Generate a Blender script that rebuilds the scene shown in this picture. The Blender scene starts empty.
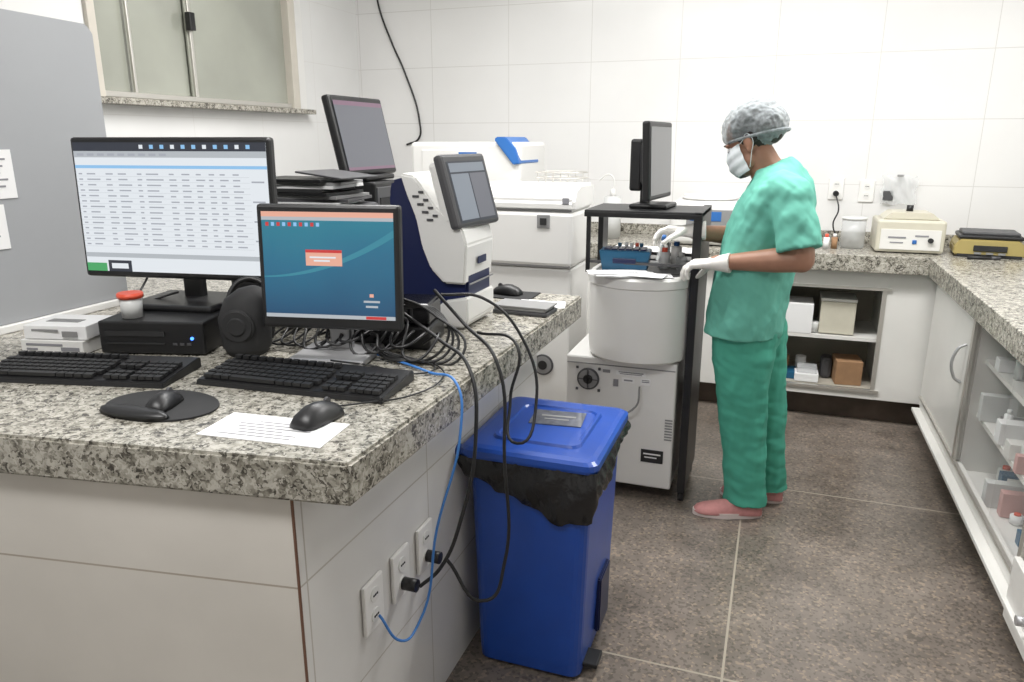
import bpy, bmesh, math, random
from mathutils import Vector, Matrix, Euler
random.seed(7)
V=Vector
C=bpy.context.scene.collection
# ------------------------------------------------------------------ materials
def newmat(name):
    m=bpy.data.materials.new(name); m.use_nodes=True
    nt=m.node_tree; b=nt.nodes['Principled BSDF']
    return m,nt,b
def mat(name,col,rough=.5,metal=0,emit=None,es=1.0,alpha=1.0,noise=0.0,nscale=20,coat=0,bump=0,trans=0):
    m,nt,b=newmat(name)
    b.inputs['Base Color'].default_value=(*col,1); b.inputs['Roughness'].default_value=rough
    b.inputs['Metallic'].default_value=metal; b.inputs['Alpha'].default_value=alpha
    b.inputs['Coat Weight'].default_value=coat; b.inputs['Transmission Weight'].default_value=trans
    if emit: b.inputs['Emission Color'].default_value=(*emit,1); b.inputs['Emission Strength'].default_value=es
    if noise or bump:
        tc=nt.nodes.new('ShaderNodeTexCoord'); n=nt.nodes.new('ShaderNodeTexNoise')
        n.inputs['Scale'].default_value=nscale; n.inputs['Detail'].default_value=4
        nt.links.new(tc.outputs['Object'],n.inputs['Vector'])
        if noise:
            r=nt.nodes.new('ShaderNodeValToRGB')
            r.color_ramp.elements[0].position=.3; r.color_ramp.elements[1].position=.7
            r.color_ramp.elements[0].color=(*[c*(1-noise) for c in col],1)
            r.color_ramp.elements[1].color=(*[min(1,c*(1+noise)) for c in col],1)
            nt.links.new(n.outputs['Fac'],r.inputs['Fac']); nt.links.new(r.outputs['Color'],b.inputs['Base Color'])
        if bump:
            bp=nt.nodes.new('ShaderNodeBump'); bp.inputs['Strength'].default_value=bump; bp.inputs['Distance'].default_value=.01
            nt.links.new(n.outputs['Fac'],bp.inputs['Height']); nt.links.new(bp.outputs['Normal'],b.inputs['Normal'])
    return m
def mnode(nt,op,a,bv=None):
    n=nt.nodes.new('ShaderNodeMath'); n.operation=op
    for i,x in enumerate((a,bv)):
        if x is None: continue
        if isinstance(x,(int,float)): n.inputs[i].default_value=x
        else: nt.links.new(x,n.inputs[i])
    return n.outputs[0]
def tilemat(name,col,grout,axes,rough=.3,gw=.004,noise=.04,nscale=1.5,base=None):
    """axes: list of (axis index, spacing, offset)"""
    m,nt,b=newmat(name)
    g=nt.nodes.new('ShaderNodeNewGeometry'); s=nt.nodes.new('ShaderNodeSeparateXYZ')
    nt.links.new(g.outputs['Position'],s.inputs[0])
    mask=None
    for ax,sp,of in axes:
        x=mnode(nt,'SUBTRACT',s.outputs[ax],of-gw/2)
        x=mnode(nt,'FLOORED_MODULO',x,sp)
        x=mnode(nt,'LESS_THAN',x,gw)
        mask=x if mask is None else mnode(nt,'MAXIMUM',mask,x)
    n=nt.nodes.new('ShaderNodeTexNoise'); n.inputs['Scale'].default_value=nscale; n.inputs['Detail'].default_value=5
    nt.links.new(g.outputs['Position'],n.inputs['Vector'])
    r=nt.nodes.new('ShaderNodeValToRGB')
    r.color_ramp.elements[0].position=.3; r.color_ramp.elements[1].position=.7
    r.color_ramp.elements[0].color=(*[c*(1-noise) for c in col],1); r.color_ramp.elements[1].color=(*[min(1,c*(1+noise)) for c in col],1)
    nt.links.new(n.outputs['Fac'],r.inputs['Fac'])
    src=r.outputs['Color']
    if base: src=base(nt,g,src)
    mx=nt.nodes.new('ShaderNodeMix'); mx.data_type='RGBA'
    nt.links.new(mask,mx.inputs['Factor']); nt.links.new(src,mx.inputs[6]); mx.inputs[7].default_value=(*grout,1)
    nt.links.new(mx.outputs[2],b.inputs['Base Color'])
    b.inputs['Roughness'].default_value=rough
    return m
def speck(nt,g,src):
    v=nt.nodes.new('ShaderNodeTexVoronoi'); v.inputs['Scale'].default_value=120
    nt.links.new(g.outputs['Position'],v.inputs['Vector'])
    sp=nt.nodes.new('ShaderNodeSeparateColor'); nt.links.new(v.outputs['Color'],sp.inputs[0])
    r=nt.nodes.new('ShaderNodeValToRGB'); r.color_ramp.interpolation='CONSTANT'
    e=r.color_ramp.elements; e[0].position=0; e[0].color=(.55,.55,.55,1); e[1].position=.22; e[1].color=(1,1,1,1)
    x=e.new(.88); x.color=(1.6,1.5,1.35,1)
    nt.links.new(sp.outputs[0],r.inputs['Fac'])
    mx=nt.nodes.new('ShaderNodeMix'); mx.data_type='RGBA'; mx.blend_type='MULTIPLY'; mx.inputs['Factor'].default_value=.75
    nt.links.new(src,mx.inputs[6]); nt.links.new(r.outputs['Color'],mx.inputs[7])
    n=nt.nodes.new('ShaderNodeTexNoise'); n.inputs['Scale'].default_value=5; n.inputs['Detail'].default_value=6; n.inputs['Roughness'].default_value=.7
    nt.links.new(g.outputs['Position'],n.inputs['Vector'])
    r2=nt.nodes.new('ShaderNodeValToRGB'); r2.color_ramp.elements[0].position=.35; r2.color_ramp.elements[0].color=(.68,.66,.64,1); r2.color_ramp.elements[1].position=.62; r2.color_ramp.elements[1].color=(1.12,1.10,1.08,1)
    nt.links.new(n.outputs['Fac'],r2.inputs['Fac'])
    m2=nt.nodes.new('ShaderNodeMix'); m2.data_type='RGBA'; m2.blend_type='MULTIPLY'; m2.inputs['Factor'].default_value=.9
    nt.links.new(mx.outputs[2],m2.inputs[6]); nt.links.new(r2.outputs['Color'],m2.inputs[7])
    return m2.outputs[2]
def granite(name):
    m,nt,b=newmat(name)
    g=nt.nodes.new('ShaderNodeNewGeometry')
    n0=nt.nodes.new('ShaderNodeTexNoise'); n0.inputs['Scale'].default_value=70; nt.links.new(g.outputs['Position'],n0.inputs['Vector'])
    mv=nt.nodes.new('ShaderNodeVectorMath'); mv.operation='MULTIPLY_ADD'; mv.inputs[1].default_value=(.03,.03,.03)
    nt.links.new(n0.outputs['Color'],mv.inputs[0]); nt.links.new(g.outputs['Position'],mv.inputs[2])
    v=nt.nodes.new('ShaderNodeTexVoronoi'); v.inputs['Scale'].default_value=150; nt.links.new(mv.outputs[0],v.inputs['Vector'])
    sp=nt.nodes.new('ShaderNodeSeparateColor'); nt.links.new(v.outputs['Color'],sp.inputs[0])
    n1=nt.nodes.new('ShaderNodeTexNoise'); n1.inputs['Scale'].default_value=42; n1.inputs['Detail'].default_value=4; nt.links.new(g.outputs['Position'],n1.inputs['Vector'])
    k=mnode(nt,'MULTIPLY',sp.outputs[0],.5); k2=mnode(nt,'MULTIPLY',n1.outputs['Fac'],.95); k=mnode(nt,'ADD',k,k2)
    r=nt.nodes.new('ShaderNodeValToRGB'); r.color_ramp.interpolation='LINEAR'
    e=r.color_ramp.elements; e[0].position=.42; e[0].color=(.06,.055,.046,1); e[1].position=1.0; e[1].color=(.50,.475,.42,1)
    for p,c in ((.53,(.125,.115,.096)),(.60,(.21,.196,.163)),(.72,(.32,.305,.258)),(.85,(.41,.39,.34))):
        x=e.new(p); x.color=(*c,1)
    nt.links.new(k,r.inputs['Fac']); nt.links.new(r.outputs['Color'],b.inputs['Base Color'])
    b.inputs['Roughness'].default_value=.25
    return m
M=dict(
 granite=granite('granite'),
 walltile=tilemat('wall_tile_white',(.80,.795,.785),(.66,.65,.63),[(0,.518,-1.12),(2,.34,1.554)],.18,.004),
 walltileL=tilemat('wall_tile_white_side',(.78,.78,.77),(.71,.70,.68),[(1,.518,4.54),(2,.34,1.554)],.22,.003),
 pentile=tilemat('counter_tile',(.69,.66,.61),(.42,.37,.31),[(2,.34,.668)],.3,.004,.07,3),
 pentileE=tilemat('counter_tile_end',(.73,.72,.70),(.50,.47,.42),[(2,.34,.668),(1,.5,1.5)],.3,.004,.06,3),
 floor=tilemat('floor_granilite',(.195,.168,.145),(.36,.32,.26),[(0,1.29,-.034),(1,1.29,3.13)],.28,.007,.22,2.2,speck),
 ceil=mat('ceiling_paint',(.8,.80,.79),.9,noise=.02),
 plaster=mat('plaster',(.70,.69,.67),.8,noise=.03,nscale=3),
 lam=mat('white_laminate',(.76,.75,.72),.35,noise=.03,nscale=5),
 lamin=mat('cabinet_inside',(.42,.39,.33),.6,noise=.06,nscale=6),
 kick=mat('kick_brown',(.09,.065,.05),.6,noise=.3,nscale=8),
 brown=mat('brown_grout',(.16,.08,.05),.7),
 alu=mat('aluminium',(.62,.60,.56),.35,.7),
 wood=mat('window_frame_beige',(.62,.58,.51),.5,noise=.06,nscale=8),
 glassg=mat('window_glass_green',(.34,.35,.30),.1,noise=.14,nscale=1.6,coat=.7),
 greyp=mat('grey_panel',(.345,.355,.37),.45,noise=.03,nscale=2),
 black=mat('black_plastic',(.012,.012,.013),.4,noise=.1),
 blackm=mat('black_matt',(.02,.02,.021),.75,noise=.15),
 blackg=mat('black_gloss',(.01,.01,.012),.18),
 key=mat('key_black',(.018,.018,.019),.5),
 dgrey=mat('dark_grey',(.07,.07,.075),.5),
 mgrey=mat('mid_grey',(.25,.25,.25),.5),
 lblgrey=mat('glossy_label',(.13,.14,.17),.12,coat=.6,noise=.3,nscale=30),
 silver=mat('silver_plastic',(.5,.5,.51),.35,.5),
 mwhite=mat('machine_white',(.76,.755,.735),.35,noise=.015,nscale=3),
 mcream=mat('machine_cream',(.60,.57,.47),.4,noise=.03),
 navy=mat('navy_plastic',(.012,.018,.07),.35),
 mblue=mat('machine_blue',(.03,.14,.42),.4),
 trayblue=mat('tray_blue',(.012,.10,.20),.4),
 binblue=mat('bin_blue',(.010,.065,.36),.38,noise=.12,nscale=5,coat=.2),
 bag=mat('bin_bag_black',(.012,.012,.013),.22,bump=.8,nscale=22),
 paper=mat('paper',(.82,.82,.82),.8),
 ink=mat('ink_grey',(.25,.25,.27),.8),
 card=mat('cardboard',(.33,.19,.10),.8,noise=.1),
 red=mat('red_cap',(.75,.10,.05),.4),
 pink=mat('pink_label',(.6,.35,.33),.5),
 clearp=mat('clear_plastic',(.75,.77,.78),.15,alpha=.4),
 glassd=mat('cabinet_glass',(.8,.82,.8),.08,alpha=.07),
 frost=mat('frosted_plastic',(.75,.76,.75),.35,alpha=.85),
 yellow=mat('scale_yellow',(.40,.32,.12),.45),
 outlet=mat('outlet_white',(.82,.81,.79),.3),
 skin=mat('skin',(.36,.185,.120),.5,noise=.06,nscale=30),
 hair=mat('hair_dark',(.018,.012,.01),.6,noise=.3,nscale=60,bump=.5),
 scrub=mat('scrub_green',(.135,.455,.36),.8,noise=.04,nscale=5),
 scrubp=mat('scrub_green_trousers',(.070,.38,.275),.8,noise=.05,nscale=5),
 seam=mat('scrub_seam',(.07,.30,.23),.85),
 glove=mat('latex_glove',(.80,.78,.74),.45,noise=.04,nscale=40,bump=.15),
 mask=mat('mask_white',(.72,.77,.79),.8),
 cap=mat('bouffant_cap_fabric',(.36,.395,.41),.85,alpha=.60,noise=.3,nscale=60,bump=.4),
 shoe=mat('shoe_pink',(.60,.27,.26),.7,noise=.08,nscale=50),
 sole=mat('shoe_sole',(.76,.66,.63),.6),
 scrw=mat('screen_white',(.02,.02,.02),.3,emit=(.72,.76,.80),es=1.0),
 scrg=mat('screen_grey',(.02,.02,.02),.3,emit=(.42,.45,.48),es=1.0),
 scrd=mat('screen_dim',(.02,.02,.02),.25,emit=(.13,.13,.13),es=1.0),
 scrt=mat('screen_text',(.02,.02,.02),.3,emit=(.35,.37,.42),es=1.0),
 scrh=mat('screen_highlight',(.02,.02,.02),.3,emit=(.25,.50,.78),es=1.0),
 scrk=mat('screen_dark',(.02,.02,.02),.3,emit=(.02,.025,.04),es=1.0),
 scrred=mat('screen_red',(.02,.02,.02),.3,emit=(.55,.03,.03),es=1.0),
 scrgrn=mat('screen_green',(.02,.02,.02),.3,emit=(.06,.35,.12),es=1.0),
 scrpk=mat('screen_dialog',(.02,.02,.02),.3,emit=(.75,.38,.28),es=1.0),
 scrpp=mat('screen_purple',(.02,.02,.02),.3,emit=(.14,.145,.17),es=1.0),
 scrpp2=mat('screen_purple_bar',(.02,.02,.02),.3,emit=(.22,.12,.18),es=1.0),
 scrbl=mat('screen_pale_blue',(.02,.02,.02),.3,emit=(.22,.25,.29),es=1.0),
 scrlb=mat('screen_teal_light',(.02,.02,.02),.3,emit=(.03,.22,.30),es=1.0),
 led=mat('led_blue',(.02,.02,.2),.3,emit=(.05,.2,1),es=4),
 cblue=mat('cable_blue',(.05,.2,.55),.45),
 tube=mat('lamp_tube',(.9,.9,.9),.4,emit=(1,.99,.98),es=3),
)
def gradscreen():
    m,nt,b=newmat('screen_teal'); tc=nt.nodes.new('ShaderNodeTexCoord'); s=nt.nodes.new('ShaderNodeSeparateXYZ')
    nt.links.new(tc.outputs['Generated'],s.inputs[0]); r=nt.nodes.new('ShaderNodeValToRGB')
    n=nt.nodes.new('ShaderNodeTexNoise'); n.inputs['Scale'].default_value=1.3; nt.links.new(tc.outputs['Generated'],n.inputs['Vector'])
    k=mnode(nt,'ADD',mnode(nt,'MULTIPLY',s.outputs[2],.8),mnode(nt,'MULTIPLY',n.outputs['Fac'],.35))
    e=r.color_ramp.elements; e[0].position=.15; e[0].color=(.004,.05,.13,1); e[1].position=.95; e[1].color=(.015,.20,.27,1)
    x=e.new(.6); x.color=(.010,.13,.23,1)
    nt.links.new(k,r.inputs['Fac']); nt.links.new(r.outputs['Color'],b.inputs['Emission Color']); b.inputs['Emission Strength'].default_value=1
    b.inputs['Base Color'].default_value=(.02,.02,.02,1); b.inputs['Roughness'].default_value=.3
    return m
M['teal']=gradscreen()
# ------------------------------------------------------------------ helpers
def grp(name,loc=(0,0,0),rz=0):
    e=bpy.data.objects.new(name,None); C.objects.link(e); e.location=loc; e.rotation_euler=(0,0,rz); e.empty_display_size=.05; return e
def fin(name,bm,m,par=None,loc=(0,0,0),rot=(0,0,0),smooth=False):
    me=bpy.data.meshes.new(name); bm.to_mesh(me); bm.free()
    for x in (m if isinstance(m,(list,tuple)) else [m]): me.materials.append(M[x] if isinstance(x,str) else x)
    o=bpy.data.objects.new(name,me); C.objects.link(o); o.location=loc; o.rotation_euler=rot
    if par: o.parent=par
    if smooth:
        for p in me.polygons: p.use_smooth=True
    return o
def _box(bm,c,s,rz=0,mi=0):
    r=bmesh.ops.create_cube(bm,size=1.0)
    mt=Matrix.Translation(c)@Matrix.Rotation(rz,4,'Z')@Matrix.Diagonal((s[0],s[1],s[2],1))
    bmesh.ops.transform(bm,matrix=mt,verts=r['verts'])
    for v in r['verts']:
        for f in v.link_faces: f.material_index=mi
def box(name,c,s,m,par=None,rot=(0,0,0),bev=.003,seg=2):
    bm=bmesh.new(); _box(bm,(0,0,0),s)
    if bev>0:
        bmesh.ops.bevel(bm,geom=bm.edges[:],offset=min(bev,min(s)*.45),segments=seg,affect='EDGES',profile=.5)
    return fin(name,bm,m,par,c,rot,smooth=False)
def boxes(name,lst,m,par=None,loc=(0,0,0),rot=(0,0,0)):
    bm=bmesh.new()
    for it in lst: _box(bm,it[0],it[1],it[2] if len(it)>2 else 0,it[3] if len(it)>3 else 0)
    return fin(name,bm,m,par,loc,rot)
def cyl(name,c,r,h,m,par=None,rot=(0,0,0),r2=None,seg=32,bev=0,sm=True):
    bm=bmesh.new(); bmesh.ops.create_cone(bm,cap_ends=True,segments=seg,radius1=r,radius2=r if r2 is None else r2,depth=h)
    if bev>0:
        ed=[e for e in bm.edges if abs(e.verts[0].co.z-e.verts[1].co.z)<1e-6]
        bmesh.ops.bevel(bm,geom=ed,offset=bev,segments=3,affect='EDGES')
    o=fin(name,bm,m,par,c,rot)
    if sm:
        for p in o.data.polygons: p.use_smooth=len(p.vertices)<=4
    return o
def prism(name,pts,y0,y1,m,par=None,loc=(0,0,0),rot=(0,0,0),bev=0,plane='XZ'):
    bm=bmesh.new()
    def P(p,d):
        return (p[0],d,p[1]) if plane=='XZ' else (p[0],p[1],d) if plane=='XY' else (d,p[0],p[1])
    a=[bm.verts.new(P(p,y0)) for p in pts]; b=[bm.verts.new(P(p,y1)) for p in pts]
    n=len(pts); bm.faces.new(a); bm.faces.new(b[::-1])
    for i in range(n): bm.faces.new((a[i],b[i],b[(i+1)%n],a[(i+1)%n]))
    bmesh.ops.recalc_face_normals(bm,faces=bm.faces[:])
    if bev>0: bmesh.ops.bevel(bm,geom=bm.edges[:],offset=bev,segments=2,affect='EDGES')
    return fin(name,bm,m,par,loc,rot)
def cable(name,pts,r,m,par=None,res=8):
    cu=bpy.data.curves.new(name,'CURVE'); cu.dimensions='3D'; cu.bevel_depth=r; cu.bevel_resolution=3; cu.resolution_u=res
    s=cu.splines.new('BEZIER'); s.bezier_points.add(len(pts)-1)
    for i,p in enumerate(pts):
        bp=s.bezier_points[i]; bp.co=p; bp.handle_left_type='AUTO'; bp.handle_right_type='AUTO'
    o=bpy.data.objects.new(name,cu); C.objects.link(o); cu.materials.append(M[m])
    if par: o.parent=par
    return o
def quads(name,lst,mats,par,loc=(0,0,0),rot=(0,0,0)):
    """flat rects on the XZ plane facing -Y: (x0,z0,x1,z1,layer,mi)"""
    bm=bmesh.new()
    for x0,z0,x1,z1,l,mi in lst:
        y=-.0006*l
        f=bm.faces.new([bm.verts.new(p) for p in ((x0,y,z0),(x1,y,z0),(x1,y,z1),(x0,y,z1))]); f.material_index=mi
    return fin(name,bm,mats,par,loc,rot)
def text(name,s,size,m,par,loc,rot):
    cu=bpy.data.curves.new(name,'FONT'); cu.body=s; cu.size=size; cu.align_x='CENTER'; cu.extrude=.0003
    o=bpy.data.objects.new(name,cu); C.objects.link(o); cu.materials.append(M[m]); o.location=loc; o.rotation_euler=rot; o.parent=par; return o
def loft(bm,rings,n=28,mi=0):
    L=[]
    for c,u,v in rings:
        L.append([bm.verts.new(V(c)+V(u)*math.cos(2*math.pi*i/n)+V(v)*math.sin(2*math.pi*i/n)) for i in range(n)])
    for a,b in zip(L,L[1:]):
        for i in range(n):
            f=bm.faces.new((a[i],a[(i+1)%n],b[(i+1)%n],b[i])); f.material_index=mi
    bm.faces.new(L[0][::-1]); bm.faces.new(L[-1])
def capsule(bm,p1,p2,r1,r2,n=14,round_=True):
    p1=V(p1);p2=V(p2);d=(p2-p1).normalized(); u=d.orthogonal().normalized(); v=d.cross(u)
    R=[]
    if round_:
        for a in (80,60,40,20): R.append((p1-d*r1*math.sin(math.radians(a)),u*r1*math.cos(math.radians(a)),v*r1*math.cos(math.radians(a))))
    R.append((p1,u*r1,v*r1)); R.append((p2,u*r2,v*r2))
    if round_:
        for a in (20,40,60,80): R.append((p2+d*r2*math.sin(math.radians(a)),u*r2*math.cos(math.radians(a)),v*r2*math.cos(math.radians(a))))
    loft(bm,R,n)
def ell(bm,c,r,mtx=None,sub=3):
    q=bmesh.ops.create_icosphere(bm,subdivisions=sub,radius=1.0)
    mt=Matrix.Translation(c)@(mtx or Matrix.Identity(4))@Matrix.Diagonal((*r,1))
    bmesh.ops.transform(bm,matrix=mt,verts=q['verts'])
def solid(name,bm,m,par,voxel=.006,sm=6,disp=None,loc=(0,0,0)):
    """disp: list of (strength, noise size, stretch xyz, euler) cloth-fold layers"""
    bmesh.ops.recalc_face_normals(bm,faces=bm.faces[:])
    o=fin(name,bm,m,par,loc)
    r=o.modifiers.new('rm','REMESH'); r.mode='VOXEL'; r.voxel_size=voxel; r.use_smooth_shade=True
    if sm:
        s=o.modifiers.new('sm','SMOOTH'); s.iterations=sm; s.factor=.5
    for i,(st,ns,sc,eu) in enumerate(disp or []):
        e=bpy.data.objects.new(name+'_fold_space_%d'%i,None); C.objects.link(e); e.parent=par; e.scale=sc; e.rotation_euler=eu; e.location=(.3*i,.1,0); e.empty_display_size=.02
        t=bpy.data.textures.new(name+'_t%d'%i,'CLOUDS'); t.noise_scale=ns; t.noise_depth=1; t.noise_basis='ORIGINAL_PERLIN'
        d=o.modifiers.new('d%d'%i,'DISPLACE'); d.texture=t; d.strength=st; d.mid_level=.5; d.texture_coords='OBJECT'; d.texture_coords_object=e
    return o
# ------------------------------------------------------------------ room
XL,XR,YB,YF,ZC=-2.69,1.35,4.54,-1.6,2.8
def wall(name,c,s,m): return box(name,c,s,m,bev=0)
wall('floor',((XL+XR)/2,(YB+YF)/2,-.05),(XR-XL+.4,YB-YF+.4,.1),'floor')
wall('ceiling',((XL+XR)/2,(YB+YF)/2,ZC+.05),(XR-XL+.4,YB-YF+.4,.1),'ceil')
wall('wall_back',((XL+XR)/2,YB+.075,ZC/2),(XR-XL+.3,.15,ZC),'walltile')
wall('wall_right',(XR+.075,(YB+YF)/2,ZC/2),(.15,YB-YF,ZC),'walltileL')
wall('wall_front',((XL+XR)/2,YF-.075,ZC/2),(XR-XL+.3,.15,ZC),'plaster')
wy0,wy1,wz0,wz1=2.44,3.84,1.62,2.62
boxes('wall_left',[((XL-.075,(YF+wy0)/2,ZC/2),(.15,wy0-YF,ZC)),((XL-.075,(wy1+YB)/2,ZC/2),(.15,YB-wy1,ZC)),
  ((XL-.075,(wy0+wy1)/2,wz0/2),(.15,wy1-wy0,wz0)),((XL-.075,(wy0+wy1)/2,(wz1+ZC)/2),(.15,wy1-wy0,ZC-wz1))],'walltileL')
w=grp('window_1',(XL,0,0))
box('sill',(.0,(wy0+wy1)/2,wz0-.012),(.15,wy1-wy0+.14,.026),'granite',w)
for i,(y,wd) in enumerate(((wy1-.03,.06),(wy0+.02,.04))): box('jamb_%d'%i,(-.04,y,(wz0+wz1)/2),(.12,wd,wz1-wz0),'wood',w)
box('casing',(.008,wy1+.035,(wz0+wz1)/2+.02),(.02,.06,wz1-wz0+.08),'mwhite',w)
box('head',(-.04,(wy0+wy1)/2,wz1-.02),(.12,wy1-wy0,.04),'wood',w)
box('track',(-.03,(wy0+wy1)/2,wz0+.018),(.07,wy1-wy0,.025),'alu',w)
box('glass_1',(-.05,2.80,2.1),(.008,.66,.95),'glassg',w,bev=0)
box('glass_2',(-.03,3.42,2.1),(.008,.78,.95),'glassg',w,bev=0)
for i,y in enumerate((2.68,3.05)): box('stile_%d'%i,(-.022,y,2.1),(.014,.02 if i else .014,.95),'alu',w)
box('latch',(-.005,3.04,1.99),(.03,.035,.08),'black',w)
# ------------------------------------------------------------------ ceiling lamps
def lamp(x,y,pw,rz=0,sx=1.25,sy=.35):
    g=grp('fluorescent_ceiling_lamp',(x,y,ZC),rz)
    box('housing',(0,0,-.025),(sx+.05,sy,.05),'mwhite',g)
    for k in (-.07,.07): cyl('tube_%d'%(k>0),(0,k,-.07),.013,sx-.05,'tube',g,(0,math.pi/2,0),seg=12)
    l=bpy.data.lights.new('lamp_light','AREA'); l.shape='RECTANGLE'; l.size=sx; l.size_y=sy; l.energy=pw; l.color=(1,.99,.975)
    o=bpy.data.objects.new('lamp_light',l); C.objects.link(o); o.parent=g; o.location=(0,0,-.10)
lamp(-1.2,2.7,43); lamp(.35,3.0,48); lamp(-.9,.3,40)
wd=bpy.data.worlds.new('W'); bpy.context.scene.world=wd; wd.use_nodes=True
wd.node_tree.nodes['Background'].inputs[0].default_value=(.8,.85,.9,1); wd.node_tree.nodes['Background'].inputs[1].default_value=.4
# ------------------------------------------------------------------ peninsula counter
ZP=.93
p=grp('peninsula_counter')
fy=lambda x:.976+.155*(x+.635)
prism('granite_top',[(-.635,fy(-.635)),(-.615,2.45),(XL+.002,2.45),(XL+.002,fy(XL))],ZP-.080,ZP,'granite',p,bev=.006,plane='XY')
ex=-.755
ye=fy(ex)+.018
prism('tiled_front',[(ex-.1,fy(ex-.1)+.018),(ex-.1,fy(ex)+.09),(XL+.003,fy(XL)+.09),(XL+.003,fy(XL)+.018)],0,ZP-.075,'pentile',p,plane='XY')
prism('tiled_corner',[(ex-.003,ye-.0005),(ex-.1,fy(ex-.1)+.018),(ex-.1,ye+.02),(ex-.003,ye+.02)],0,ZP-.075,'pentile',p,plane='XY')
box('tiled_end',(ex-.05,(ye+.001+2.38)/2,(ZP-.075)/2),(.1,2.38-ye-.001,ZP-.075),'pentileE',p,bev=0)
box('tiled_back',((ex+XL)/2-.02,2.33,(ZP-.075)/2),(XL*-1+ex-.1,.1,ZP-.075),'pentile',p,bev=0)
box('edge_trim',(ex,ye,(ZP-.075)/2),(.004,.004,ZP-.077),'brown',p,bev=0)
g=grp('grey_partition_panel')
prism('board',[(.70,ZP+.02),(1.84,ZP+.02),(1.84,1.76),(1.82,1.785),(.70,1.80)],-2.03,-2.0,'greyp',g,bev=.004,plane='YZ')
box('foot',(-2.012,1.26,ZP+.011),(.05,1.12,.022),'mwhite',g)
n=grp('paper_notice')
box('sheet_1',(-1.998,1.42,1.36),(.002,.18,.13),'paper',n,bev=0)
box('sheet_2',(-1.998,1.36,1.22),(.002,.21,.12),'paper',n,bev=0)
boxes('print',[((-1.9965,1.43,1.40-.018*i),(.001,.12-(i%3)*.02,.005)) for i in range(5)]+[((-1.9965,1.39,1.25-.018*i),(.001,.10,.005)) for i in range(4)],'ink',n)
# ------------------------------------------------------------------ outlets
def outlet(x,y,z,face,name='wall_outlet',plug=False):
    rz={'-Y':0,'+X':math.pi/2}[face]
    g=grp(name,(x,y,z),rz)
    box('plate',(0,-.005,0),(.078,.010,.12),'outlet',g,bev=.004)
    for k in (-.025,.025):
        cyl('socket_%d'%(k>0),(0,-.0105,k),.017,.004,'mwhite',g,(math.pi/2,0,0),seg=20)
        boxes('holes_%d'%(k>0),[((s*.007,-.013,k),(.004,.002,.004)) for s in (-1,0,1)],'black',g)
    if plug:
        cyl('plug',(0,-.03,-.025),.015,.035,'black',g,(math.pi/2,0,0),seg=16)
    return g
outlet(ex+.001,1.21,.485,'+X'); outlet(ex+.001,1.335,.485,'+X',plug=True); outlet(ex+.001,1.46,.485,'+X',plug=True)
outlet(.29,YB,1.19,'-Y',plug=True); outlet(.445,YB,1.18,'-Y')
# ------------------------------------------------------------------ monitors
def monitor(name,loc,rz,w,h,zc,tilt=0,base=True,bmat='black',basew=.24,based=.18,stand='black'):
    g=grp(name,loc,rz)
    R=(-tilt,0,0)
    box('housing',(0,.012,zc),(w,.03,h),bmat,g,R,bev=.008)
    box('back_bulge',(0,.035+.0,zc-.01),(w*.6,.04,h*.55),bmat,g,R,bev=.015)
    if base:
        box('neck',(0,.055,(zc)/2),(.055,.03,zc),stand,g,bev=.006)
        box('foot',(0,.02,.009),(basew,based,.018),stand,g,bev=.007)
    return g,R
pc=grp('desktop_computer',(-1.487,1.533,ZP),math.radians(16))
box('case',(0,0,.0445),(.27,.33,.083),'black',pc,bev=.005)
boxes('front_bay',[((-.04,-.1655,.055),(.15,.004,.012)),((-.04,-.1655,.03),(.15,.004,.004))],'blackm',pc)
boxes('front_ports',[((.06+.018*i,-.1655,.03),(.011,.004,.006)) for i in range(3)],'dgrey',pc)
cyl('power_led',(.105,-.167,.045),.004,.003,'led',pc,(math.pi/2,0,0),seg=16)
g,R=monitor('desktop_monitor',(-1.496,1.555,ZP+.085),math.radians(9.4),.568,.368,.258,.03,basew=.25,based=.2)
W,H=.548,.338
q=[(-W/2,-H/2,W/2,H/2,0,0),(-W/2,H/2-.022,W/2,H/2,1,1),(-W/2,H/2-.038,W/2,H/2-.022,1,2),(-W/2,H/2-.066,W/2,H/2-.058,1,3),
   (-W/2,-H/2+.038,W/2,-H/2+.050,1,2),(-W/2,-H/2,-W/2+.06,-H/2+.022,1,5),(-W/2+.065,-H/2,-W/2+.135,-H/2+.030,1,1),(-W/2+.075,-H/2+.008,-W/2+.125,-H/2+.022,2,0)]
for i in range(14):
    z=H/2-.082-i*.0142
    x=-W/2+.008
    for cw in (.018,.05,.03,.05,.02,.06,.03,.035,.03,.025,.03,.035,.02,.03):
        if x+cw<W/2-.05: q.append((x,z,x+cw*random.uniform(.45,.85),z+.0035,1,4))
        x+=cw+.006
    q.append((-W/2,z-.0046,W/2-.05,z-.0041,1,2))
for i in range(11): q.append((-.08+i*.03,H/2-.016,-.069+i*.03,H/2-.006,2,3 if i%3 else 0))
for i in range(9): q.append((-W/2+.01+i*.03,H/2-.034,-W/2+.03+i*.03,H/2-.028,2,4))
for i in range(4): q.append((W/2-.045,H/2-.10-.05*i,W/2-.01,H/2-.096-.05*i,1,4))
quads('screen',q,['scrw','scrk','scrg','scrh','scrt','scrgrn'],g,(0,-.0045,.260),R)
g,R=monitor('desktop_monitor',(-.993,1.494,ZP),math.radians(11),.352,.297,.226,.06,stand='silver',basew=.19,based=.17)
W,H=.324,.252
quads('screen',[(-W/2,-H/2,W/2,H/2,0,0)],['teal'],g,(0,-.004,.232),R)
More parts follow.
